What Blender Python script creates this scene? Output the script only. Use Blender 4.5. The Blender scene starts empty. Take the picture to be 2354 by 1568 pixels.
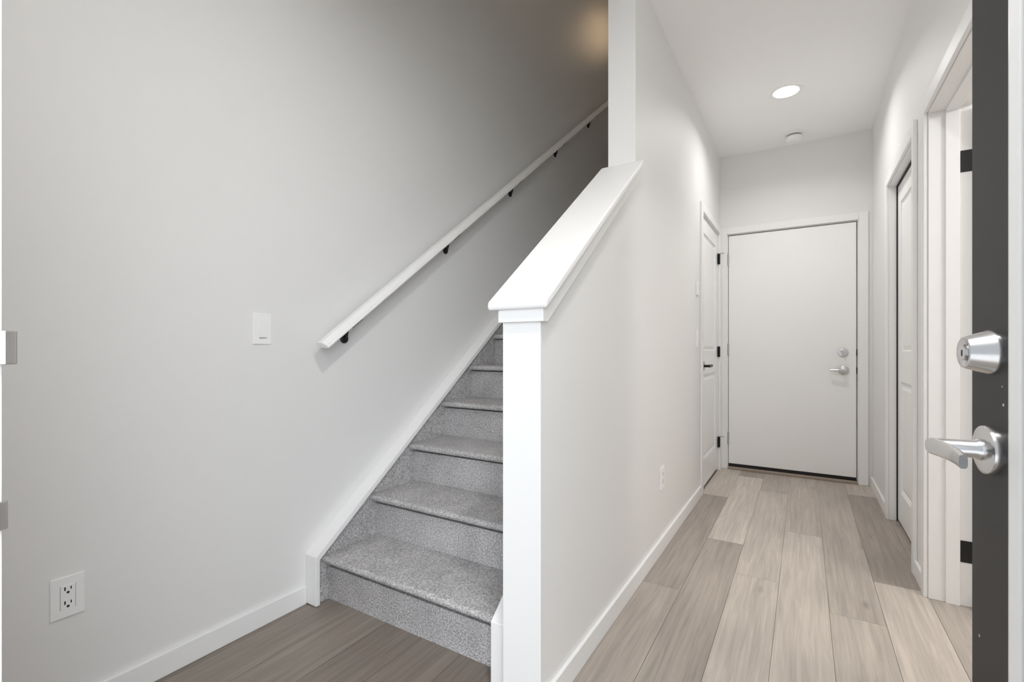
import bpy, bmesh, math, random
from mathutils import Vector, Matrix

C = bpy.context.scene.collection
scn = bpy.context.scene
PI = math.pi

# ------------------------------------------------------------------ camera
FX = 1089.9                                     # focal length in pixels of the 2354 x 1568 frame
cam_data = bpy.data.cameras.new('camera')
cam_data.sensor_fit = 'HORIZONTAL'
cam_data.sensor_width = 36.0
cam_data.lens = FX / 2354.0 * 36.0
cam_data.shift_y = 18.0 / 2354.0
cam_data.clip_start = 0.01
cam_data.clip_end = 60.0
cam = bpy.data.objects.new('camera', cam_data)
C.objects.link(cam)
cam.location = (0, 0, 1.055)
cam.rotation_euler = (PI / 2, 0, 0.5521)
scn.camera = cam

# ------------------------------------------------------------------ view + world
scn.view_settings.view_transform = 'Standard'
scn.view_settings.look = 'None'
scn.view_settings.gamma = 1.0
scn.view_settings.use_curve_mapping = False
scn.view_settings.exposure = 0.04
scn.cycles.max_bounces = 14
scn.cycles.diffuse_bounces = 10
scn.cycles.glossy_bounces = 6
scn.cycles.sample_clamp_indirect = 8.0
scn.cycles.caustics_reflective = False
scn.cycles.caustics_refractive = False

world = bpy.data.worlds.new('sky')
scn.world = world
world.use_nodes = True
bg = world.node_tree.nodes['Background']
bg.inputs['Color'].default_value = (0.90, 0.95, 1.0, 1)
# overcast daylight, brighter towards the sunny side of the street
SKY_EVEN, SKY_SUNNY = 0.7, 8.0
wn, wl = world.node_tree.nodes, world.node_tree.links
wtc = wn.new('ShaderNodeTexCoord')
wdot = wn.new('ShaderNodeVectorMath'); wdot.operation = 'DOT_PRODUCT'
wdot.inputs[1].default_value = (0.86, -0.48, 0.17)
wl.new(wtc.outputs['Generated'], wdot.inputs[0])
wmr = wn.new('ShaderNodeMapRange'); wmr.interpolation_type = 'SMOOTHSTEP'
wmr.inputs['From Min'].default_value = 0.45; wmr.inputs['From Max'].default_value = 1.0
wmr.inputs['To Min'].default_value = SKY_EVEN; wmr.inputs['To Max'].default_value = SKY_EVEN + SKY_SUNNY
wl.new(wdot.outputs['Value'], wmr.inputs['Value'])
wl.new(wmr.outputs['Result'], bg.inputs['Strength'])

LAMP_HALL, FILL_FOYER, ASSUMED_UP, FILL_ROOM, FILL_WELL = 7.0, 16.5, 13.0, 38.0, 4.0

def lamp(name, kind, loc, energy, color=(1, 1, 1), size=0.1, rot=(0, 0, 0), **kw):
    d = bpy.data.lights.new(name, kind)
    d.energy = energy
    d.color = color
    if kind == 'AREA':
        d.shape = kw.get('shape', 'DISK')
        d.size = size
        if 'size_y' in kw: d.size_y = kw['size_y']
        if 'spread' in kw: d.spread = kw['spread']
    else:
        d.shadow_soft_size = size
        if kind == 'SPOT':
            d.spot_size = kw.get('spot', 2.0); d.spot_blend = kw.get('blend', 0.6)
    o = bpy.data.objects.new(name, d)
    C.objects.link(o)
    o.location = loc
    o.rotation_euler = rot
    return o

# daylight enters through the open doorway: a portal only guides the sampling, it gives off nothing
por = lamp('doorway_portal', 'AREA', (-0.10, -0.05, 1.03), 1.0, size=0.98, rot=(PI / 2, 0, PI), shape='RECTANGLE', size_y=2.05)
por.data.cycles.is_portal = True
# assumed unseen warm spot upstairs, no fixture, cone squeezed to form the wall glow
ul = lamp('assumed_upstairs_lamp', 'SPOT', (-0.86, 4.62, 4.30), ASSUMED_UP, (1.0, 0.70, 0.42), 0.05, spot=math.radians(125), blend=1.0)
ul.rotation_euler = Matrix(((0, 0, 1), (0.57, 0.82, 0), (-0.82, 0.57, 0))).to_euler()
ul.scale = (0.24, 1.0, 1.0)
lamp('stairwell_fill', 'POINT', (-1.26, 2.6, 5.25), FILL_WELL, (1.0, 0.84, 0.66), 0.1)  # unseen light without a fixture, added to lift the stairwell
# unseen point light added to brighten the room beyond the open side doorway
lamp('side_room_fill', 'POINT', (1.8, 1.6, 2.3), FILL_ROOM, (1.0, 0.975, 0.94), 0.15)

# ------------------------------------------------------------------ materials
def new_mat(name, col, rough=0.5, metal=0.0, spec=0.5):
    m = bpy.data.materials.new(name)
    m.use_nodes = True
    b = m.node_tree.nodes['Principled BSDF']
    b.inputs['Base Color'].default_value = (*col, 1)
    b.inputs['Roughness'].default_value = rough
    b.inputs['Metallic'].default_value = metal
    b.inputs['Specular IOR Level'].default_value = spec
    return m, m.node_tree.nodes, m.node_tree.links, b

def paint(name, col, rough, amt=0.012, scale=2.0, bump=0.02, bscale=260.0, spec=0.4):
    """painted surface: faint roller mottling and a fine orange-peel bump"""
    m, n, l, b = new_mat(name, col, rough, 0, spec)
    tc = n.new('ShaderNodeTexCoord')
    nz = n.new('ShaderNodeTexNoise'); nz.inputs['Scale'].default_value = scale; nz.inputs['Detail'].default_value = 3
    l.new(tc.outputs['Object'], nz.inputs['Vector'])
    mx = n.new('ShaderNodeMix'); mx.data_type = 'RGBA'
    mx.inputs['A'].default_value = (*[max(0, c - amt) for c in col], 1)
    mx.inputs['B'].default_value = (*[min(1, c + amt) for c in col], 1)
    l.new(nz.outputs['Fac'], mx.inputs['Factor'])
    l.new(mx.outputs['Result'], b.inputs['Base Color'])
    if bump:
        n2 = n.new('ShaderNodeTexNoise'); n2.inputs['Scale'].default_value = bscale
        l.new(tc.outputs['Object'], n2.inputs['Vector'])
        bp = n.new('ShaderNodeBump'); bp.inputs['Strength'].default_value = bump; bp.inputs['Distance'].default_value = 0.001
        l.new(n2.outputs['Fac'], bp.inputs['Height'])
        l.new(bp.outputs['Normal'], b.inputs['Normal'])
    return m

M = {}
M['wall'] = paint('wall_paint', (0.80, 0.797, 0.790), 0.55, 0.008)
M['ceiling'] = paint('ceiling_paint', (0.92, 0.917, 0.912), 0.8, 0.008)
M['white'] = paint('trim_paint', (0.85, 0.85, 0.849), 0.45, 0.006, 4.0, 0.0)
M['door_white'] = paint('door_paint', (0.89, 0.89, 0.887), 0.35, 0.006, 3.0, 0.01)
M['plastic'] = paint('white_plastic', (0.89, 0.89, 0.89), 0.35, 0.004, 6.0, 0.0)
M['black'] = paint('black_hardware', (0.012, 0.012, 0.012), 0.4, 0.003, 30.0, 0.0)
M['entry_black'] = paint('charcoal_door_paint', (0.029, 0.0275, 0.0275), 0.45, 0.007, 5.0, 0.03, 120.0)
M['sweep'] = paint('black_rubber', (0.012, 0.011, 0.010), 0.6, 0.003, 20.0, 0.0)
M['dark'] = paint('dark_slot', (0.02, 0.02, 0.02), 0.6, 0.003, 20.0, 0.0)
M['grey_line'] = paint('grey_slider', (0.36, 0.36, 0.36), 0.5, 0.01, 20.0, 0.0)
M['concrete'] = paint('porch_concrete', (0.72, 0.71, 0.69), 0.9, 0.05, 8.0, 0.2, 90.0)
M['wood_sill'] = paint('threshold_wood', (0.34, 0.28, 0.235), 0.5, 0.04, 14.0, 0.0)
M['fleck'] = paint('paint_fleck', (0.55, 0.55, 0.55), 0.6, 0.01, 20.0, 0.0)

def metal(name, col, rough):
    m, n, l, b = new_mat(name, col, rough, 1.0)
    tc = n.new('ShaderNodeTexCoord')
    nz = n.new('ShaderNodeTexNoise'); nz.inputs['Scale'].default_value = 60; nz.inputs['Detail'].default_value = 3
    l.new(tc.outputs['Object'], nz.inputs['Vector'])
    mr = n.new('ShaderNodeMapRange')
    mr.inputs['To Min'].default_value = rough - 0.04; mr.inputs['To Max'].default_value = rough + 0.06
    l.new(nz.outputs['Fac'], mr.inputs['Value'])
    l.new(mr.outputs['Result'], b.inputs['Roughness'])
    return m
M['nickel'] = metal('satin_nickel', (0.70, 0.70, 0.71), 0.22)
M['steel'] = metal('dull_steel', (0.42, 0.42, 0.42), 0.4)

m, n, l, b = new_mat('glass_frosted', (0.9, 0.93, 0.94), 0.25)
b.inputs['Transmission Weight'].default_value = 0.9
nz = n.new('ShaderNodeTexNoise'); nz.inputs['Scale'].default_value = 80
bp = n.new('ShaderNodeBump'); bp.inputs['Strength'].default_value = 0.1
l.new(nz.outputs['Fac'], bp.inputs['Height']); l.new(bp.outputs['Normal'], b.inputs['Normal'])
M['glass'] = m

m, n, l, b = new_mat('lamp_diffuser', (0.9, 0.9, 0.88), 0.4)
b.inputs['Emission Color'].default_value = (1.0, 0.98, 0.94, 1)
b.inputs['Emission Strength'].default_value = 4.0
M['diffuser'] = m

# carpet: speckled grey loop pile
m, n, l, b = new_mat('carpet_grey', (0.3, 0.29, 0.29), 1.0, 0, 0.1)
tc = n.new('ShaderNodeTexCoord')
n1 = n.new('ShaderNodeTexNoise'); n1.inputs['Scale'].default_value = 150; n1.inputs['Detail'].default_value = 2; n1.inputs['Roughness'].default_value = 0.6
n2 = n.new('ShaderNodeTexNoise'); n2.inputs['Scale'].default_value = 9; n2.inputs['Detail'].default_value = 3
n3 = n.new('ShaderNodeTexVoronoi'); n3.inputs['Scale'].default_value = 260
for q in (n1, n2, n3): l.new(tc.outputs['Object'], q.inputs['Vector'])
cr = n.new('ShaderNodeValToRGB')
cr.color_ramp.elements[0].position = 0.30; cr.color_ramp.elements[0].color = (0.30, 0.293, 0.298, 1)
cr.color_ramp.elements[1].position = 0.72; cr.color_ramp.elements[1].color = (0.78, 0.765, 0.765, 1)
l.new(n1.outputs['Fac'], cr.inputs['Fac'])
mx = n.new('ShaderNodeMix'); mx.data_type = 'RGBA'; mx.blend_type = 'MULTIPLY'; mx.inputs['Factor'].default_value = 0.35
l.new(cr.outputs['Color'], mx.inputs['A'])
mr = n.new('ShaderNodeMapRange'); mr.inputs['From Min'].default_value = 0.3; mr.inputs['From Max'].default_value = 0.7
mr.inputs['To Min'].default_value = 0.6; mr.inputs['To Max'].default_value = 1.15
l.new(n2.outputs['Fac'], mr.inputs['Value']); l.new(mr.outputs['Result'], mx.inputs['B'])
l.new(mx.outputs['Result'], b.inputs['Base Color'])
ad = n.new('ShaderNodeMath'); ad.operation = 'ADD'
l.new(n1.outputs['Fac'], ad.inputs[0]); l.new(n3.outputs['Distance'], ad.inputs[1])
bp = n.new('ShaderNodeBump'); bp.inputs['Strength'].default_value = 0.8; bp.inputs['Distance'].default_value = 0.004
l.new(ad.outputs['Value'], bp.inputs['Height']); l.new(bp.outputs['Normal'], b.inputs['Normal'])
M['carpet'] = m

# vinyl planks: a tone per plank, long grain streaks, a few knots
m, n, l, b = new_mat('floor_planks', (0.4, 0.35, 0.3), 0.42, 0, 0.45)
tc = n.new('ShaderNodeTexCoord')
at = n.new('ShaderNodeAttribute'); at.attribute_name = 'tone'
ao = n.new('ShaderNodeAttribute'); ao.attribute_name = 'shift'
cb = n.new('ShaderNodeCombineXYZ'); l.new(ao.outputs['Fac'], cb.inputs['X']); l.new(ao.outputs['Fac'], cb.inputs['Y'])
va = n.new('ShaderNodeVectorMath'); va.operation = 'ADD'
l.new(tc.outputs['Object'], va.inputs[0]); l.new(cb.outputs['Vector'], va.inputs[1])
def mapped(sx, sy):
    mp = n.new('ShaderNodeMapping'); mp.inputs['Scale'].default_value = (sx, sy, 1)
    l.new(va.outputs['Vector'], mp.inputs['Vector']); return mp.outputs['Vector']
g1 = n.new('ShaderNodeTexNoise'); g1.inputs['Scale'].default_value = 1; g1.inputs['Detail'].default_value = 5; g1.inputs['Roughness'].default_value = 0.62; g1.inputs['Distortion'].default_value = 0.6
l.new(mapped(62, 2.6), g1.inputs['Vector'])
g2 = n.new('ShaderNodeTexNoise'); g2.inputs['Scale'].default_value = 1; g2.inputs['Detail'].default_value = 3
l.new(mapped(14, 1.5), g2.inputs['Vector'])
g3 = n.new('ShaderNodeTexVoronoi'); g3.inputs['Scale'].default_value = 1
l.new(mapped(7.0, 2.4), g3.inputs['Vector'])
kn = n.new('ShaderNodeMapRange'); kn.inputs['From Min'].default_value = 0.02; kn.inputs['From Max'].default_value = 0.13
kn.inputs['To Min'].default_value = 0.50; kn.inputs['To Max'].default_value = 1.0
l.new(g3.outputs['Distance'], kn.inputs['Value'])
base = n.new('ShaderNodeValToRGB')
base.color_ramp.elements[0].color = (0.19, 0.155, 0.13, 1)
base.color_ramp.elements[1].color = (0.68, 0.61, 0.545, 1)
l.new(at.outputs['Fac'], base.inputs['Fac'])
def mult(a, val, lo, hi, f0, f1):
    r = n.new('ShaderNodeMapRange'); r.inputs['From Min'].default_value = f0; r.inputs['From Max'].default_value = f1
    r.inputs['To Min'].default_value = lo; r.inputs['To Max'].default_value = hi
    l.new(val, r.inputs['Value'])
    x = n.new('ShaderNodeMix'); x.data_type = 'RGBA'; x.blend_type = 'MULTIPLY'; x.inputs['Factor'].default_value = 1
    l.new(a, x.inputs['A']); l.new(r.outputs['Result'], x.inputs['B']); return x.outputs['Result']
c1 = mult(base.outputs['Color'], g1.outputs['Fac'], 0.79, 1.15, 0.3, 0.7)
c2 = mult(c1, g2.outputs['Fac'], 0.90, 1.08, 0.3, 0.7)
x = n.new('ShaderNodeMix'); x.data_type = 'RGBA'; x.blend_type = 'MULTIPLY'; x.inputs['Factor'].default_value = 0.7
l.new(c2, x.inputs['A']); l.new(kn.outputs['Result'], x.inputs['B'])
l.new(x.outputs['Result'], b.inputs['Base Color'])
bp = n.new('ShaderNodeBump'); bp.inputs['Strength'].default_value = 0.08; bp.inputs['Distance'].default_value = 0.001
l.new(g1.outputs['Fac'], bp.inputs['Height']); l.new(bp.outputs['Normal'], b.inputs['Normal'])
M['floor'] = m

# ------------------------------------------------------------------ geometry helpers
class MB:
    def __init__(self): self.bm = bmesh.new()
    def box(self, x0, x1, y0, y1, z0, z1):
        v = [self.bm.verts.new((x, y, z)) for x in (x0, x1) for y in (y0, y1) for z in (z0, z1)]
        for f in ((0, 1, 3, 2), (4, 6, 7, 5), (0, 4, 5, 1), (2, 3, 7, 6), (0, 2, 6, 4), (1, 5, 7, 3)):
            self.bm.faces.new([v[i] for i in f])
        return self
    def prism(self, axis, prof, a0, a1):
        """extrude a 2D profile along an axis; profile coordinates are the two other axes in x,y,z order"""
        def pt(a, p):
            q = list(p); q.insert('xyz'.index(axis), a); return q
        A = [self.bm.verts.new(pt(a0, p)) for p in prof]
        B = [self.bm.verts.new(pt(a1, p)) for p in prof]
        k = len(prof)
        for i in range(k):
            self.bm.faces.new((A[i], A[(i + 1) % k], B[(i + 1) % k], B[i]))
        self.bm.faces.new(A[::-1]); self.bm.faces.new(B)
        return self
    def sweep(self, pts, prof, cap=True):
        """profile rings (lists of 3D points) joined in order"""
        rings = [[self.bm.verts.new(p) for p in r] for r in pts]
        k = len(rings[0])
        for a, c in zip(rings, rings[1:]):
            for i in range(k):
                self.bm.faces.new((a[i], a[(i + 1) % k], c[(i + 1) % k], c[i]))
        if cap:
            self.bm.faces.new(rings[0][::-1]); self.bm.faces.new(rings[-1])
        return self
    def lathe(self, o, ax, prof, seg=40, cap=True):
        """prof: (distance along axis, radius)"""
        o = Vector(o); ax = Vector(ax).normalized()
        u = ax.orthogonal().normalized(); w = ax.cross(u)
        rings = [[o + ax * h + (u * math.cos(2 * PI * i / seg) + w * math.sin(2 * PI * i / seg)) * max(r, 1e-5) for i in range(seg)] for h, r in prof]
        return self.sweep(rings, None, cap)
    def tube(self, pts, r, seg=14):
        P = [Vector(p) for p in pts]; rings = []
        rr = r if isinstance(r, (list, tuple)) else [r] * len(P)
        up = None
        for i, p in enumerate(P):
            t = ((P[min(i + 1, len(P) - 1)] - P[max(i - 1, 0)])).normalized()
            if up is None: up = t.orthogonal().normalized()
            u = (up - t * up.dot(t)).normalized(); up = u; w = t.cross(u)
            rings.append([p + (u * math.cos(2 * PI * k / seg) + w * math.sin(2 * PI * k / seg)) * rr[i] for k in range(seg)])
        return self.sweep(rings, None)
    def xform(self, mat):
        bmesh.ops.transform(self.bm, matrix=mat, verts=self.bm.verts); return self
    def build(self, name, mat, parent=None, smooth=False, bevel=0.0, seg=2):
        bmesh.ops.recalc_face_normals(self.bm, faces=self.bm.faces)
        me = bpy.data.meshes.new(name); self.bm.to_mesh(me); self.bm.free()
        me.materials.append(mat)
        o = bpy.data.objects.new(name, me); C.objects.link(o)
        if parent is not None:
            o.parent = parent
            o.matrix_parent_inverse = parent_world(parent).inverted()
        if smooth:
            for p in me.polygons: p.use_smooth = True
            me.set_sharp_from_angle(angle=math.radians(38))
        if bevel:
            bv = o.modifiers.new('edge', 'BEVEL'); bv.width = bevel; bv.segments = seg; bv.limit_method = 'ANGLE'; bv.angle_limit = math.radians(35)
            bv.harden_normals = False
        return o

def parent_world(o):
    m = Matrix.Translation(o.location)
    return parent_world(o.parent) @ o.matrix_parent_inverse @ m if o.parent else m

def tag(o, label, cat, group=None, kind=None):
    o['label'] = label; o['category'] = cat
    if group: o['group'] = group
    if kind: o['kind'] = kind
    return o

def thing(name, label, cat, loc, group=None, kind=None):
    o = bpy.data.objects.new(name, None); C.objects.link(o)
    o.location = loc; o.empty_display_size = 0.1
    return tag(o, label, cat, group, kind)

def struct(o, label, cat): return tag(o, label, cat, None, 'structure')

# ------------------------------------------------------------------ key measures (metres)
XL, XI, XH, XR = -1.763, -0.762, -0.636, 0.447        # stair wall, stair side and hall side of the middle wall, hall's other wall
YP, YW, YF, CZ = 1.190, 2.076, 4.559, 2.748            # half wall end, full wall end, far wall, ceiling
RISE, RUN, Y1 = 0.191, 0.2534, 1.2645                  # stair
SL = RISE / RUN
UPZ, TOPZ, YB = RISE * 16, 5.48, 6.2

# ------------------------------------------------------------------ floor
random.seed(7)
PW, PL = 0.182, 1.52
bmf = bmesh.new()
lt = bmf.faces.layers.float.new('tone'); ls = bmf.faces.layers.float.new('shift')
joint = {0: 2.15, 1: 2.826, 2: 2.45, 3: 3.166, 4: 2.28, 5: 2.69}
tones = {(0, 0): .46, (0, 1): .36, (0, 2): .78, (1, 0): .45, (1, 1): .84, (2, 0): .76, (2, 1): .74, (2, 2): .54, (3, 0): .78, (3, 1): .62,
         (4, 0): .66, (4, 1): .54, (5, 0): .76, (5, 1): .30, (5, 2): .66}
def fquad(x0, x1, y0, y1, z, tone, sh):
    f = bmf.faces.new([bmf.verts.new(p) for p in ((x0, y0, z), (x1, y0, z), (x1, y1, z), (x0, y1, z))])
    f[lt] = tone; f[ls] = sh
fquad(-1.80, 3.1, -0.05, YF + 0.15, -0.0018, 0.06, 0.0)
G = 0.0007
for r in range(-8, 20):
    xa = 0.45 - PW * (6 - r)
    j = joint.get(r, 0.2 + random.random() * PL)
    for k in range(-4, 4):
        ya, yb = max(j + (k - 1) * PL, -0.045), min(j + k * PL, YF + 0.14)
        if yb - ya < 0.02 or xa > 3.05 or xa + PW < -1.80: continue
        tone = tones.get((r, k), random.uniform(0.0, 0.20) if r < 0 else random.uniform(0.35, 0.72))  # foyer rows darker: the weaker daylight there is put into their tone
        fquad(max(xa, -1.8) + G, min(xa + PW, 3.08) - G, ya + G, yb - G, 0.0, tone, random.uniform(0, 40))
me = bpy.data.meshes.new('floor'); bmf.to_mesh(me); bmf.free(); me.materials.append(M['floor'])
floor = bpy.data.objects.new('floor', me); C.objects.link(floor)
struct(floor, 'grey brown wood plank floor of entry and hall', 'floor')

struct(MB().box(-4, 4, -4, -0.05, -0.16, -0.02).build('porch_ground', M['concrete']), 'grey concrete porch slab outside the open front door', 'ground')

# ------------------------------------------------------------------ walls
struct(MB().box(XL - 0.12, XL, -0.04, YB, 0, TOPZ).build('wall_left', M['wall']), 'tall pale grey wall carrying the white handrail along the stairs', 'wall')

w = MB()
w.box(XL, -0.604, -0.04, 0.115, 0, CZ); w.box(0.430, 3.1, -0.04, 0.115, 0, CZ); w.box(-0.604, 0.430, -0.04, 0.115, 2.095, CZ)
struct(w.build('wall_front', M['wall']), 'entry wall around the front doorway', 'wall')

w = MB()
w.box(XI, XH, YW, 3.653, 0, TOPZ); w.box(XI, XH, 4.470, YB, 0, TOPZ); w.box(XI, XH, 3.653, 4.470, 2.066, TOPZ)
w.box(XI, XH, YP, YW, CZ + 0.02, TOPZ)
struct(w.build('wall_middle', M['wall']), 'pale grey wall between staircase and hall, rising above the half wall', 'wall')

def cap_z(y): return 1.190 + SL * (y - 1.152)
w = MB()
w.prism('x', [(YP, 0), (YW, 0), (YW, cap_z(YW) - 0.05), (YP, cap_z(YP) - 0.05)], XI, XH)
half = struct(w.build('wall_half', M['wall']), 'grey half wall with sloping white cap beside the stairs', 'wall')
w = MB(); w.box(-0.7585, -0.6325, YP - 0.011, YP, 0, 1.150)
w.build('end_board', M['white'], half, bevel=0.002)['label'] = 'white board on the end of the half wall'
# sloping cap with rounded nose
y0, y1 = 1.152, 2.079
t = 0.024
nx, nz_ = -SL / math.hypot(1, SL), 1 / math.hypot(1, SL)
def cap_prof():
    # rectangle in the sloping plane, front end cut upright
    return [(y0 + 0.006, cap_z(y0) - t * 1.0), (y0, cap_z(y0) - t * 0.5), (y0 + 0.004, cap_z(y0 + 0.004)), (y1, cap_z(y1)), (y1, cap_z(y1) - t / nz_), (y0 + 0.020, cap_z(y0 + 0.020) - t / nz_)]
MB().prism('x', cap_prof(), -0.797, -0.601).build('cap', M['white'], half, bevel=0.006, seg=3)
def under(y): return cap_z(y) - t / nz_ + 0.001
yt = 1.1665
w = MB()
w.prism('x', [(YP - 0.011, 1.132), (YP - 0.011, under(YP - 0.011)), (YW, under(YW)), (YW, under(YW) - 0.052), (YP + 0.004, 1.132)], XH + 0.0005, -0.6165)
w.prism('x', [(YP - 0.011, 1.132), (YP - 0.011, under(YP - 0.011)), (YW, under(YW)), (YW, under(YW) - 0.052), (YP + 0.004, 1.132)], -0.7665, XI - 0.0005)
w.box(-0.7665, -0.6165, yt, YP - 0.0110, 1.132, 1.178)
w.build('cap_molding', M['white'], half, bevel=0.0015)

w = MB()
w.box(XR, 0.562, 0.115, 1.792, 0, CZ); w.box(XR, 0.562, 1.792, 2.646, 2.068, CZ); w.box(XR, 0.562, 2.646, 2.892, 0, CZ)
w.box(XR, 0.562, 2.892, 3.728, 2.072, CZ); w.box(XR, 0.562, 3.728, YF, 0, CZ)
struct(w.build('wall_right', M['wall']), 'hall wall holding the closet door and the open side doorway', 'wall')

w = MB()
w.box(XH, -0.590, YF, YF + 0.14, 0, CZ); w.box(0.372, 0.562, YF, YF + 0.14, 0, CZ); w.box(-0.590, 0.372, YF, YF + 0.14, 2.075, CZ)
struct(w.build('wall_far', M['wall']), 'wall at the end of the hall around the white door', 'wall')

# side room, closet and upper floor shells
w = MB()
w.box(3.0, 3.1, 0.115, 2.78, 0, CZ); w.box(0.562, 3.1, 2.66, 2.78, 0, CZ)
struct(w.build('wall_side_room', M['wall']), 'walls of the room beyond the side doorway', 'wall')
w = MB(); w.box(1.15, 1.2, 2.78, 3.9, 0, CZ); w.box(0.562, 1.2, 3.80, 3.9, 0, CZ)
struct(w.build('wall_closet', M['wall']), 'inside walls of the hall closet', 'wall')
w = MB()
w.box(XL, XI, YB, YB + 0.1, 0, TOPZ); w.box(XL, XI, 1.09, YP, CZ + 0.02, TOPZ)
struct(w.build('wall_upper', M['wall']), 'end walls of the stairwell on the upper floor', 'wall')

w = MB()
w.box(XL, XI, 0.115, YP, CZ, CZ + 0.28); w.box(XI, XR, 0.115, YP, CZ, CZ + 0.28); w.box(XH, XR, YP, YF, CZ, CZ + 0.28); w.box(XI, XH, YP, YW, CZ, CZ + 0.02)
w.box(0.562, 3.0, 0.115, 3.9, CZ, CZ + 0.1)
struct(w.build('ceiling', M['ceiling']), 'flat off white ceiling of entry and hall', 'ceiling')
struct(MB().box(XL - 0.12, XH, 1.0, YB + 0.1, TOPZ, TOPZ + 0.1).build('ceiling_upper', M['ceiling']), 'ceiling over the stairwell on the upper floor', 'ceiling')

# ------------------------------------------------------------------ baseboards
BH, BT = 0.076, 0.013
def base_x(name, label, xw, side, spans):
    w = MB()
    for a, c in spans:
        x0, x1 = (xw, xw + BT) if side > 0 else (xw - BT, xw)
        w.box(x0, x1, a, c, 0, BH)
    return struct(w.build(name, M['white'], bevel=0.003), label, 'baseboard')
base_x('baseboard_left', 'white baseboard under the grey wall with the outlet', XL, 1, [(0.115, 1.223)])
base_x('baseboard_middle', 'white baseboard along the hall wall behind the half wall end', XH, 1, [(YP - 0.011, 3.602)])
base_x('baseboard_right', 'white baseboard pieces beside closet and side doorway', XR, -1, [(0.13, 1.730), (2.691, 2.851), (3.771, YF - 0.02)])

# ------------------------------------------------------------------ front doorway frame with strike plates
f = thing('trim_1', 'white front door jamb with metal strike plates', 'door frame', (-0.59, 0.04, 0), kind='structure')
w = MB(); w.box(-0.604, -0.572, -0.04, 0.1145, 0, 2.095); w.box(0.398, 0.430, -0.04, 0.080, 0, 2.095); w.box(-0.604, 0.430, -0.04, 0.116, 2.06, 2.095)
w.build('jamb', M['white'], f, bevel=0.002)
w = MB(); w.box(-0.668, -0.612, 0.1155, 0.1220, 0, 2.15); w.box(-0.668, 0.44, 0.1155, 0.1220, 2.10, 2.15)
w.build('casing', M['white'], f, bevel=0.002)
def strike(z, h, lip):
    w = MB()
    w.box(-0.5735, -0.5700, 0.060, 0.112, z - h * 0.95, z + h * 0.95)
    # curled lip reaching past the jamb corner
    prof = [(-0.5705, 0.108), (-0.5690, 0.114 + lip), (-0.5715, 0.121 + lip), (-0.5740, 0.1225 + lip), (-0.5745, 0.1205 + lip), (-0.5730, 0.1185 + lip), (-0.5722, 0.114 + lip), (-0.5725, 0.108)]
    w.prism('z', prof, z - h / 2, z + h / 2)
    return w.build('strike_plate', M['nickel'], f, smooth=False, bevel=0.0008)
strike(1.056, 0.0285, 0.0015)['label'] = 'bright deadbolt strike plate, upper of two on the jamb'
s2 = strike(0.915, 0.024, -0.004); s2['label'] = 'grey latch strike plate, lower of two on the jamb'

# ------------------------------------------------------------------ front door, open
ang = math.radians(7.5)
LX, LY = 0.2285, 0.937
def DM(z=0.0):
    """door frame of reference: local x = along the door towards its free edge, y = out of the black face, z up"""
    e = Vector((-math.sin(ang), math.cos(ang), 0)); nn = Vector((-math.cos(ang), -math.sin(ang), 0))
    return Matrix(((e.x, nn.x, 0, LX), (e.y, nn.y, 0, LY), (0, 0, 1, z), (0, 0, 0, 1)))
d1 = thing('door_1', 'open charcoal black front door with nickel deadbolt and lever', 'door', (LX, LY, 0), kind='structure')
w = MB()
w.box(-0.846, -0.735, -0.044, 0, 0.012, 2.045); w.box(-0.075, 0.060, -0.044, 0, 0.012, 2.045)
w.box(-0.735, -0.075, -0.044, 0, 0.012, 0.20); w.box(-0.735, -0.075, -0.044, 0, 1.88, 2.045)
w.xform(DM()).build('leaf', M['entry_black'], d1, bevel=0.0015)
w = MB()
for a in ((-0.750, -0.720, 0.185, 1.895), (-0.092, -0.0605, 0.185, 1.895)):
    w.prism('z', [(a[0], 0), (a[1], 0), (a[1] - 0.002 if a[1] > -0.1 else a[1], 0.008), ((a[0] + a[1]) / 2, 0.013), (a[0], 0.008)], a[2], a[3])
w.box(-0.750, -0.0605, 0, 0.010, 0.185, 0.215); w.box(-0.750, -0.0605, 0, 0.010, 1.865, 1.895)
w.xform(DM()).build('lite_frame', M['plastic'], d1, bevel=0.002)['label'] = 'white frame around the door glass'
MB().box(-0.734, -0.076, -0.030, -0.014, 0.201, 1.879).xform(DM()).build('pane', M['glass'], d1)
# deadbolt
db = MB().lathe((0, 0, 1.05), (0, 1, 0), [(0, 0.0325), (0.004, 0.0325), (0.0065, 0.031), (0.0285, 0.0235), (0.031, 0.0225), (0.032, 0.0205), (0.0305, 0.0185), (0.0305, 0.001)], 56).xform(DM()).build('deadbolt', M['nickel'], d1, smooth=True)
MB().lathe((0, 0.0300, 1.05), (0, 1, 0), [(0, 0.0115), (0.0022, 0.0115), (0.003, 0.0105), (0.003, 0.001)], 32).xform(DM()).build('cylinder', M['nickel'], db, smooth=True)
MB().box(-0.0012, 0.0012, 0.0328, 0.0334, 1.0445, 1.0535).xform(DM()).build('keyway', M['dark'], db)
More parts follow.
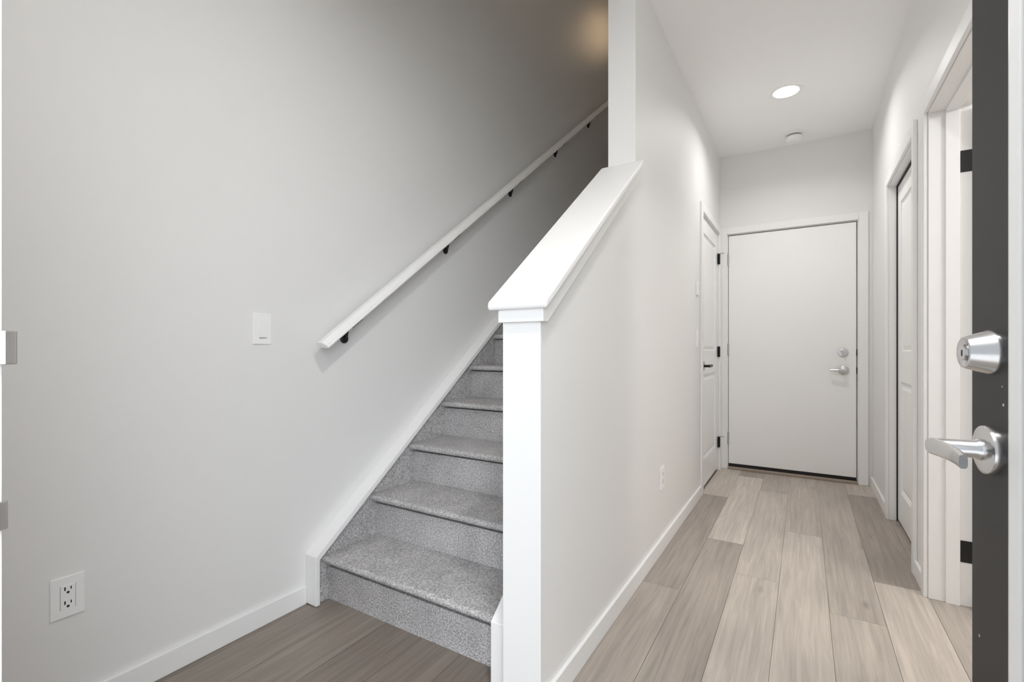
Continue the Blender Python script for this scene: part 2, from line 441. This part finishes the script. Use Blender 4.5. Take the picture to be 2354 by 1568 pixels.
# lever
lv = MB().lathe((0, 0, 0.91), (0, 1, 0), [(0, 0.0355), (0.006, 0.0355), (0.0095, 0.034), (0.011, 0.031), (0.0115, 0.0275), (0.0125, 0.001)], 56).xform(DM()).build('rosette', M['nickel'], d1, smooth=True)
MB().lathe((0, 0.0118, 0.91), (0, 1, 0), [(0, 0.0155), (0.005, 0.0150), (0.008, 0.0128), (0.048, 0.0125), (0.052, 0.011), (0.053, 0.001)], 36).xform(DM()).build('spindle_neck', M['nickel'], lv, smooth=True)
rings = []
for i in range(15):
    q = i / 14
    x = 0.0135 - 0.1135 * q
    hh = 0.0125 - 0.0035 * q                       # half height
    yo = 0.0655 - 0.006 * math.sin(PI * q) + 0.001 * q
    th = 0.0058 - 0.0012 * q
    if i == 0: hh *= 0.72
    zc = 0.91 - 0.0015 * q
    ring = []
    for k in range(20):
        a = 2 * PI * k / 20
        ca, sa = math.cos(a), math.sin(a)
        ring.append((x, yo + th * (abs(ca) ** 0.5) * (1 if ca > 0 else -1), zc + hh * (abs(sa) ** 0.7) * (1 if sa > 0 else -1)))
    rings.append(ring)
MB().sweep(rings, None).xform(DM()).build('handle', M['nickel'], lv, smooth=True)
for (x, z, r) in ((-0.031, 0.978, 0.0022), (-0.028, 1.003, 0.0012), (0.036, 0.625, 0.0022)):
    MB().lathe((x, 0, z), (0, 1, 0), [(0, r), (0.0004, r * 0.8)], 10).xform(DM()).build('paint_fleck', M['fleck'], d1)

# ------------------------------------------------------------------ staircase
st = thing('staircase', 'grey carpeted staircase with white edge trims climbing beside the handrail wall', 'staircase', ((XL + XI) / 2, Y1, 0))
NSTEP = 15
SXL, SXR = -1.710, -0.815
def arc(cy, cz, r, a0, a1, k):
    return [(cy + r * math.cos(math.radians(a0 + (a1 - a0) * i / k)), cz + r * math.sin(math.radians(a0 + (a1 - a0) * i / k))) for i in range(k + 1)]
for k in range(1, NSTEP + 1):
    yn = Y1 + RUN * (k - 1); zt = RISE * k
    yr = yn + 0.036
    zb = 0.0 if k == 1 else RISE * (k - 1)
    # riser: carpeted face; a dark crease is left under the nosing
    crease = max(0.006, 0.036 * (1.055 - zt) / yn * 0.9 + 0.006)
    MB().box(SXL, SXR, yr, yr + 0.03, zb + 0.0005, zt - 0.027 - crease).build('riser', M['carpet'], st)
    ty = yn + RUN + 0.036
    prof = [(yr + 0.031, zt - 0.027), (yn + 0.008, zt - 0.027)] + [(p[0], p[1]) for p in arc(yn + 0.0135, zt - 0.0135, 0.0135, 235, 90, 8)] + [(ty, zt), (ty, zt - 0.027)]
    MB().prism('x', prof, SXL, SXR).build('tread', M['carpet'], st, smooth=True)
yE = Y1 + RUN * NSTEP + 0.031
def trim_top(y): return 0.206 + SL * (y - 1.229)
TB = 0.030
for (xa, xb, xc, nm) in ((XL + 0.0005, SXL - 0.0005, -1.690, 'stair wall'), (SXR + 0.0005, XI - 0.0005, -0.833, 'half wall')):
    lo = [(1.2445, 0.001), (1.2445, trim_top(1.2445) - TB), (yE, trim_top(yE) - TB), (yE, trim_top(yE) - TB - 0.55), (1.9, 0.001)]
    MB().prism('x', lo, xa, xb).build('side_carpet', M['carpet'], st)
    x0, x1 = (xa, xc) if xc < -1 else (xc, xb)
    prof = [(1.224, 0.003), (1.224, trim_top(1.229)), (1.231, trim_top(1.231) + 0.002), (yE, trim_top(yE)), (yE, trim_top(yE) - TB + 0.0005), (1.2440, trim_top(1.2440) - TB + 0.0005), (1.2440, 0.003)]
    o = MB().prism('x', prof, x0, x1).build('edge_trim', M['white'], st, bevel=0.003)
    o['label'] = 'white trim capping the stair edge along the ' + nm
landing = struct(MB().box(XL, XI, yE, YB, UPZ - 0.25, UPZ).build('floor_upper', M['carpet']), 'carpeted landing at the top of the stairs', 'floor')

# ------------------------------------------------------------------ handrail
hr = thing('handrail', 'white sloping handrail on black brackets along the grey stair wall', 'handrail', (XL, 1.27, 1.06))
RS = 0.740
un = math.hypot(1, RS)
vdir = Vector((0, 1 / un, RS / un)); ndir = Vector((0, -RS / un, 1 / un))
def rail_base(y): return Vector((XL, y, 1.314 + RS * (y - 1.608)))
rp = [(0.058, 0.002), (0.044, 0.016), (0.044, 0.024), (0.049, 0.0285), (0.078, 0.0285), (0.096, 0.0155), (0.0985, 0.0115), (0.0965, 0.0090), (0.1035, 0.0075), (0.1045, 0.0055), (0.1040, 0.0005), (0.100, -0.002)]
rings = []
for yb in (1.262, 5.0):
    b0 = rail_base(yb)
    rings.append([b0 + Vector((px, 0, 0)) + ndir * pn for px, pn in rp])
MB().sweep(rings, None).build('rail', M['white'], hr, bevel=0.0012)
def bracket(y):
    bz = rail_base(y)
    w = MB()
    zd = bz.z - 0.074
    w.lathe((XL, y, zd), (1, 0, 0), [(0.0005, 0.0215), (0.004, 0.0215), (0.008, 0.018), (0.011, 0.010), (0.0112, 0.001)], 32)
    w.tube([(XL + 0.008, y, zd), (XL + 0.017, y, zd + 0.008), (XL + 0.022, y, zd + 0.030), (XL + 0.034, y - 0.003, bz.z - 0.022), (XL + 0.056, y - 0.005, bz.z - 0.013), (XL + 0.080, y - 0.006, bz.z - 0.010)], 0.0062)
    m0 = rail_base(y - 0.006) + Vector((0.066, 0, 0))
    b0 = m0 - vdir * 0.034; b1 = m0 + vdir * 0.034
    Rr = [[q + Vector((dx, 0, 0)) + ndir * dn for dx, dn in ((0, -0.0080), (0.026, -0.0080), (0.026, -0.0022), (0, -0.0022))] for q in (b0, b1)]
    w.sweep(Rr, None)
    return w.build('bracket', M['black'], hr, smooth=True)
br = bracket(1.420)
br['label'] = 'black bracket'
for i in range(1, 6):
    c = br.copy(); C.objects.link(c); c.parent = hr; c.matrix_parent_inverse = br.matrix_parent_inverse.copy()
    dy = 0.706 * i
    c.location = br.location + Vector((0, dy, RS * dy))

# ------------------------------------------------------------------ dimmer and outlets
def plate_on(name, label, cat, o, axis_u, nrm, w_, h_, t_=0.005, group=None):
    """thing whose plate lies in the plane of axis_u and z, facing nrm"""
    t0 = thing(name, label, cat, o, group)
    u = Vector(axis_u); nn = Vector(nrm); o = Vector(o)
    Mx = Matrix(((u.x, nn.x, 0, o.x), (u.y, nn.y, 0, o.y), (0, 0, 1, o.z), (0, 0, 0, 1)))
    MB().prism('y', [(-w_ / 2, -h_ / 2), (w_ / 2, -h_ / 2), (w_ / 2, h_ / 2), (-w_ / 2, h_ / 2)], 0.0003, t_).xform(Mx).build('cover_plate', M['plastic'], t0, bevel=0.0022)
    return t0, Mx
sw, Mx = plate_on('dimmer_switch', 'white dimmer switch on the grey wall below the handrail end', 'light switch', (XL, 1.041, 1.131), (0, 1, 0), (1, 0, 0), 0.072, 0.117)
MB().box(-0.0165, 0.0165, 0.0048, 0.0068, -0.033, 0.033).xform(Mx).build('paddle', M['plastic'], sw, bevel=0.001)
MB().box(-0.0150, 0.0150, 0.0066, 0.0075, -0.0355, -0.0325).xform(Mx).build('slider', M['grey_line'], sw)

def outlet(name, label, o, au, nr, w_=0.074, h_=0.115):
    t0, Mx = plate_on(name, label, 'outlet', o, au, nr, w_, h_)
    MB().box(-0.0170, -0.0160, 0.0046, 0.0053, -0.0335, 0.0335).box(0.0160, 0.0170, 0.0046, 0.0053, -0.0335, 0.0335).xform(Mx).build('seam', M['grey_line'], t0)
    r0 = MB().box(-0.0158, 0.0158, 0.0045, 0.0064, -0.0335, 0.0335).xform(Mx).build('receptacle', M['plastic'], t0, bevel=0.0008)
    for cz in (0.0195, -0.0195):
        MB().box(-0.0082, -0.0051, 0.006, 0.0067, cz - 0.001, cz + 0.0090).xform(Mx).build('slot', M['dark'], r0)
        MB().box(0.0053, 0.0079, 0.006, 0.0067, cz, cz + 0.0080).xform(Mx).build('slot', M['dark'], r0)
        MB().prism('y', [(0.0034 * math.cos(a), cz - 0.0070 + 0.0034 * math.sin(a)) for a in [2 * PI * i / 12 for i in range(12)]], 0.006, 0.0067).xform(Mx).build('slot', M['dark'], r0)
    for cz in (0.0480, -0.0480):
        MB().lathe((0, 0.0048, cz), (0, 1, 0), [(0, 0.0032), (0.0009, 0.0028), (0.0010, 0.0002)], 14).xform(Mx).build('screw', M['plastic'], t0)
    return t0
outlet('wall_outlet', 'white double outlet low on the grey wall above the baseboard near the front door', (XL, 0.479, 0.3605), (0, 1, 0), (1, 0, 0))
outlet('wall_outlet', 'white outlet low on the hall wall beside the door with black lever', (XH, 2.535, 0.380), (0, -1, 0), (1, 0, 0))
tb, Mx = plate_on('wall_switch', 'white switch plate beside the black lever door, lower of two', 'light switch', (XH, 3.478, 1.125), (0, -1, 0), (1, 0, 0), 0.072, 0.117, 0.006)
MB().box(-0.0165, 0.0165, 0.0058, 0.0085, -0.033, 0.033).xform(Mx).build('paddle', M['plastic'], tb, bevel=0.001)
tb, Mx = plate_on('thermostat', 'small white wall control above the switch beside the black lever door', 'thermostat', (XH, 3.490, 1.476), (0, -1, 0), (1, 0, 0), 0.075, 0.100, 0.008)
MB().box(-0.022, 0.022, 0.0078, 0.0100, -0.012, 0.030).xform(Mx).build('face', M['plastic'], tb, bevel=0.001)

# ------------------------------------------------------------------ ceiling light and smoke detector
def downlight(loc, label, energy, spread=PI):
    d = thing('recessed_light', label, 'ceiling light', loc, 'recessed ceiling lights')
    MB().lathe((loc[0], loc[1], loc[2]), (0, 0, -1), [(0.0005, 0.098), (0.004, 0.097), (0.0065, 0.092), (0.0045, 0.076), (0.002, 0.075)], 56, cap=False).build('trim_ring', M['plastic'], d, smooth=True)
    MB().lathe((loc[0], loc[1], loc[2]), (0, 0, -1), [(0.0015, 0.0755), (0.0030, 0.0755), (0.0035, 0.0005)], 56).build('diffuser', M['diffuser'], d, smooth=True)['label'] = 'lit white diffuser disc'
    lamp('recessed_lamp', 'AREA', (loc[0], loc[1], loc[2] - 0.008), energy, (1.0, 0.985, 0.96), 0.14, spread=spread)
    return d
downlight((-0.101, 3.600, CZ), 'lit round recessed light in the hall ceiling before the smoke detector', LAMP_HALL, math.radians(150))
downlight((-0.101, 0.60, CZ), 'unseen round recessed light added in the entry ceiling before the half wall', FILL_FOYER)  # out of view, added and placed to brighten the foyer evenly
sd = thing('smoke_detector', 'round white smoke detector on the hall ceiling', 'smoke detector', (-0.068, 4.33, CZ))
MB().lathe((-0.068, 4.33, CZ), (0, 0, -1), [(0.0005, 0.064), (0.012, 0.064), (0.015, 0.060), (0.0152, 0.030)], 48).build('base', M['plastic'], sd, smooth=True)
MB().lathe((-0.068, 4.33, CZ - 0.0152), (0, 0, -1), [(0, 0.049), (0.016, 0.049), (0.0165, 0.002)], 48).build('vent_ring', M['grey_line'], sd, smooth=True)
MB().lathe((-0.068, 4.33, CZ - 0.0310), (0, 0, -1), [(0, 0.056), (0.006, 0.058), (0.018, 0.056), (0.024, 0.050), (0.0262, 0.040), (0.0264, 0.001)], 48).build('cover', M['plastic'], sd, smooth=True)

# ------------------------------------------------------------------ door at the end of the hall
d2 = thing('door_2', 'plain white door closing the end of the hall', 'door', (-0.108, YF, 0), kind='structure')
YC = YF - 0.018
w = MB()
w.box(-0.575, 0.358, YF + 0.010, YF + 0.14, 2.0555, 2.075); w.box(-0.590, -0.5705, YF, YF + 0.14, 0, 2.075); w.box(0.3555, 0.372, YF, YF + 0.14, 0, 2.075)
w.box(-0.5700, -0.5520, YF + 0.050, YF + 0.075, 0.022, 2.0550); w.box(0.3370, 0.3550, YF + 0.050, YF + 0.075, 0.022, 2.0550); w.box(-0.5520, 0.3370, YF + 0.050, YF + 0.075, 2.0350, 2.0550)
w.build('jamb', M['white'], d2)
w = MB()
w.box(-0.6355, -0.5765, YC, YF - 0.0003, 0, 2.117); w.box(0.3620, 0.422, YC, YF - 0.0003, 0, 2.117); w.box(-0.5765, 0.3620, YC, YF - 0.0003, 2.0600, 2.117)
w.build('casing', M['white'], d2, bevel=0.003)
MB().box(-0.5665, 0.3470, YF + 0.004, YF + 0.048, 0.048, 2.0475).build('leaf', M['door_white'], d2, bevel=0.002)
MB().box(-0.5665, 0.3470, YF + 0.002, YF + 0.030, 0.0225, 0.048).build('door_sweep', M['sweep'], d2)['label'] = 'black rubber sweep'
MB().box(-0.5700, 0.3550, YF - 0.020, YF + 0.14, 0.0005, 0.0220).build('threshold', M['wood_sill'], d2, bevel=0.004)['label'] = 'brown wooden threshold'
for z in (1.838, 1.051, 0.268):
    MB().box(-0.5745, -0.5640, YF - 0.004, YF + 0.010, z - 0.052, z + 0.052).build('hinge', M['steel'], d2, bevel=0.002)
dd = MB().lathe((0.262, YF + 0.004, 1.026), (0, -1, 0), [(0, 0.033), (0.006, 0.033), (0.010, 0.030), (0.0115, 0.018), (0.012, 0.001)], 40).build('deadbolt', M['nickel'], d2, smooth=True)
MB().box(-0.005, 0.005, -0.030, -0.011, -0.022, 0.022).xform(Matrix.Translation((0.262, YF + 0.004, 1.026)) @ Matrix.Rotation(math.radians(-40), 4, 'Y')).build('thumb_turn', M['nickel'], dd, bevel=0.003)
dr = MB().lathe((0.266, YF + 0.004, 0.886), (0, -1, 0), [(0, 0.034), (0.006, 0.034), (0.010, 0.030), (0.012, 0.014), (0.045, 0.0115), (0.046, 0.001)], 40).build('rosette', M['nickel'], d2, smooth=True)
MB().tube([(0.276, YF - 0.046, 0.886), (0.255, YF - 0.052, 0.886), (0.22, YF - 0.052, 0.887), (0.175, YF - 0.047, 0.886)], [0.011, 0.0115, 0.0095, 0.0075]).build('handle', M['nickel'], dr, smooth=True)
for z in (1.026, 0.886):
    MB().box(0.3470, 0.3556, YF + 0.003, YF + 0.030, z - 0.022, z + 0.022).build('latch', M['dark'], d2)

# ------------------------------------------------------------------ panelled door under the stairs
def panel_leaf(mk, W, H, T, panels, z0):
    """leaf in local coords: x 0..W across, y 0 (front) .. T, z z0..H, with sunk raised-field panels on the front"""
    w = MB()
    us = sorted(set([0, W] + [p for q in panels for p in (q[0], q[1])]))
    zs = sorted(set([z0, H] + [p for q in panels for p in (q[2], q[3])]))
    for a, c in zip(us, us[1:]):
        for d, e in zip(zs, zs[1:]):
            if any(q[0] <= a and c <= q[1] and q[2] <= d and e <= q[3] for q in panels): continue
            w.box(a, c, 0, T, d, e)
    for (a, c, d, e) in panels:
        w.box(a, c, 0.010, T, d, e)
        m1, m2 = 0.020, 0.045
        pts = lambda m, y: [(a + m, y, d + m), (c - m, y, d + m), (c - m, y, e - m), (a + m, y, e - m)]
        w.sweep([pts(0.0005, 0.0099), pts(0.010, 0.0040), pts(m1, 0.0098), pts(m2, 0.0030)], None)
    bmesh.ops.remove_doubles(w.bm, verts=w.bm.verts, dist=1e-5)
    return w.xform(mk)
d3 = thing('door_3', 'white panelled door with black lever and hinges beside the end door', 'door', (XH, 4.06, 0), kind='structure')
XD = XH - 0.006
Ya, Yb = 3.673, 4.450
# local x runs along -y so that the front faces +x
mk = Matrix(((0, -1, 0, XD), (1, 0, 0, Ya), (0, 0, 1, 0), (0, 0, 0, 1)))
panel_leaf(mk, Yb - Ya, 2.045, 0.036, [(0.115, Yb - Ya - 0.115, 1.03, 1.93), (0.115, Yb - Ya - 0.115, 0.22, 0.86)], 0.022).build('leaf', M['door_white'], d3)
w = MB(); w.box(XI + 0.002, XH, 3.6535, 3.670, 0, 2.066); w.box(XI + 0.002, XH, 4.4535, 4.4695, 0, 2.066); w.box(XI + 0.002, XH, 3.670, 4.4535, 2.049, 2.066)
w.build('jamb', M['white'], d3)
w = MB(); w.box(XH + 0.0003, XH + 0.015, 3.603, 3.664, 0, 2.118); w.box(XH + 0.0003, XH + 0.015, 4.459, 4.520, 0, 2.118); w.box(XH + 0.0003, XH + 0.015, 3.664, 4.459, 2.056, 2.118)
w.build('casing', M['white'], d3, bevel=0.003)
for i, z in enumerate((1.836, 1.030, 0.246)):
    w = MB(); w.lathe((XH + 0.009, 4.4535, z - 0.045), (0, 0, 1), [(0, 0.0075), (0.09, 0.0075)], 16)
    w.box(XH - 0.002, XH + 0.004, 4.430, 4.4600, z - 0.045, z + 0.045)
    h = w.build('hinge', M['black'], d3, smooth=True)
    if i != 1:
        MB().tube([(XH + 0.010, 4.4535, z + 0.047), (XH + 0.030, 4.456, z + 0.048), (XH + 0.048, 4.460, z + 0.047)], 0.0042).build('door_stop', M['steel'], h, smooth=True)
r3 = MB().box(XD, XD + 0.010, 3.7000, 3.7600, 0.895, 0.960).build('rosette', M['black'], d3, bevel=0.003)
w = MB(); w.tube([(XD + 0.009, 3.730, 0.928), (XD + 0.050, 3.730, 0.928)], 0.010); w.box(XD + 0.044, XD + 0.056, 3.720, 3.845, 0.918, 0.938)
w.build('handle', M['black'], r3, bevel=0.002)

# ------------------------------------------------------------------ closet door in the hall's other wall
d4 = thing('door_4', 'white closet door set back in the hall wall behind the open side doorway', 'door', (XR, 3.31, 0), kind='structure')
XC = 0.489
mk = Matrix(((0, 1, 0, XC), (1, 0, 0, 2.914), (0, 0, 1, 0), (0, 0, 0, 1)))
panel_leaf(mk, 0.788, 2.040, 0.034, [(0.10, 0.69, 1.03, 1.93), (0.10, 0.69, 0.20, 0.86)], 0.020).build('leaf', M['door_white'], d4)
w = MB(); w.box(XR, 0.562, 2.8925, 2.910, 0, 2.072); w.box(XR, 0.562, 3.710, 3.7275, 0, 2.072); w.box(XR, 0.562, 2.910, 3.710, 2.054, 2.072)
w.build('jamb', M['white'], d4, bevel=0.002)
w = MB(); w.box(XR - 0.015, XR - 0.0003, 2.851, 2.905, 0, 2.118); w.box(XR - 0.015, XR - 0.0003, 3.716, 3.770, 0, 2.118); w.box(XR - 0.015, XR - 0.0003, 2.905, 3.716, 2.060, 2.118)
w.build('casing', M['white'], d4, bevel=0.003)

w = MB(); w.box(0.4820, 0.4885, 3.7035, 3.7099, 0.002, 2.0538); w.box(0.4820, 0.4885, 2.912, 3.7035, 2.0440, 2.0538)  # dark strip added to draw the shadow line around the slab
w.build('gap_shade', M['dark'], d4)['label'] = 'dark strip standing in for the shaded gap around the closet door'

# ------------------------------------------------------------------ open side doorway
d5 = thing('door_5', 'white side doorway jamb with black hinges, its door swung into the room', 'door', (XR, 2.63, 0), kind='structure')
w = MB(); w.box(XR, 0.584, 2.628, 2.6455, 0, 2.068); w.box(XR, 0.584, 1.7925, 1.810, 0, 2.068); w.box(XR, 0.584, 1.810, 2.628, 2.050, 2.068)
w.build('jamb', M['white'], d5, bevel=0.002)
w = MB(); w.box(0.500, 0.545, 2.617, 2.6278, 0, 2.0498); w.box(0.500, 0.545, 1.8102, 1.821, 0, 2.0498); w.box(0.500, 0.545, 1.821, 2.617, 2.039, 2.0498)
w.build('stop_strip', M['white'], d5, bevel=0.002)
w = MB(); w.box(XR - 0.015, XR - 0.0003, 2.6335, 2.690, 0, 2.118); w.box(XR - 0.015, XR - 0.0003, 1.731, 1.8045, 0, 2.118); w.box(XR - 0.015, XR - 0.0003, 1.8045, 2.6335, 2.0555, 2.118)
w.build('casing', M['white'], d5, bevel=0.003)
for z in (1.8245, 1.028, 0.2235):
    MB().box(0.5475, 0.585, 2.6255, 2.6279, z - 0.0445, z + 0.0445).build('hinge', M['black'], d5, bevel=0.001)
mk = Matrix(((1, 0, 0, 0.598), (0, 1, 0, 2.586), (0, 0, 1, 0), (0, 0, 0, 1)))
panel_leaf(mk, 0.800, 2.040, 0.036, [(0.115, 0.685, 1.03, 1.93), (0.115, 0.685, 0.22, 0.86)], 0.015).build('leaf', M['door_white'], d5)
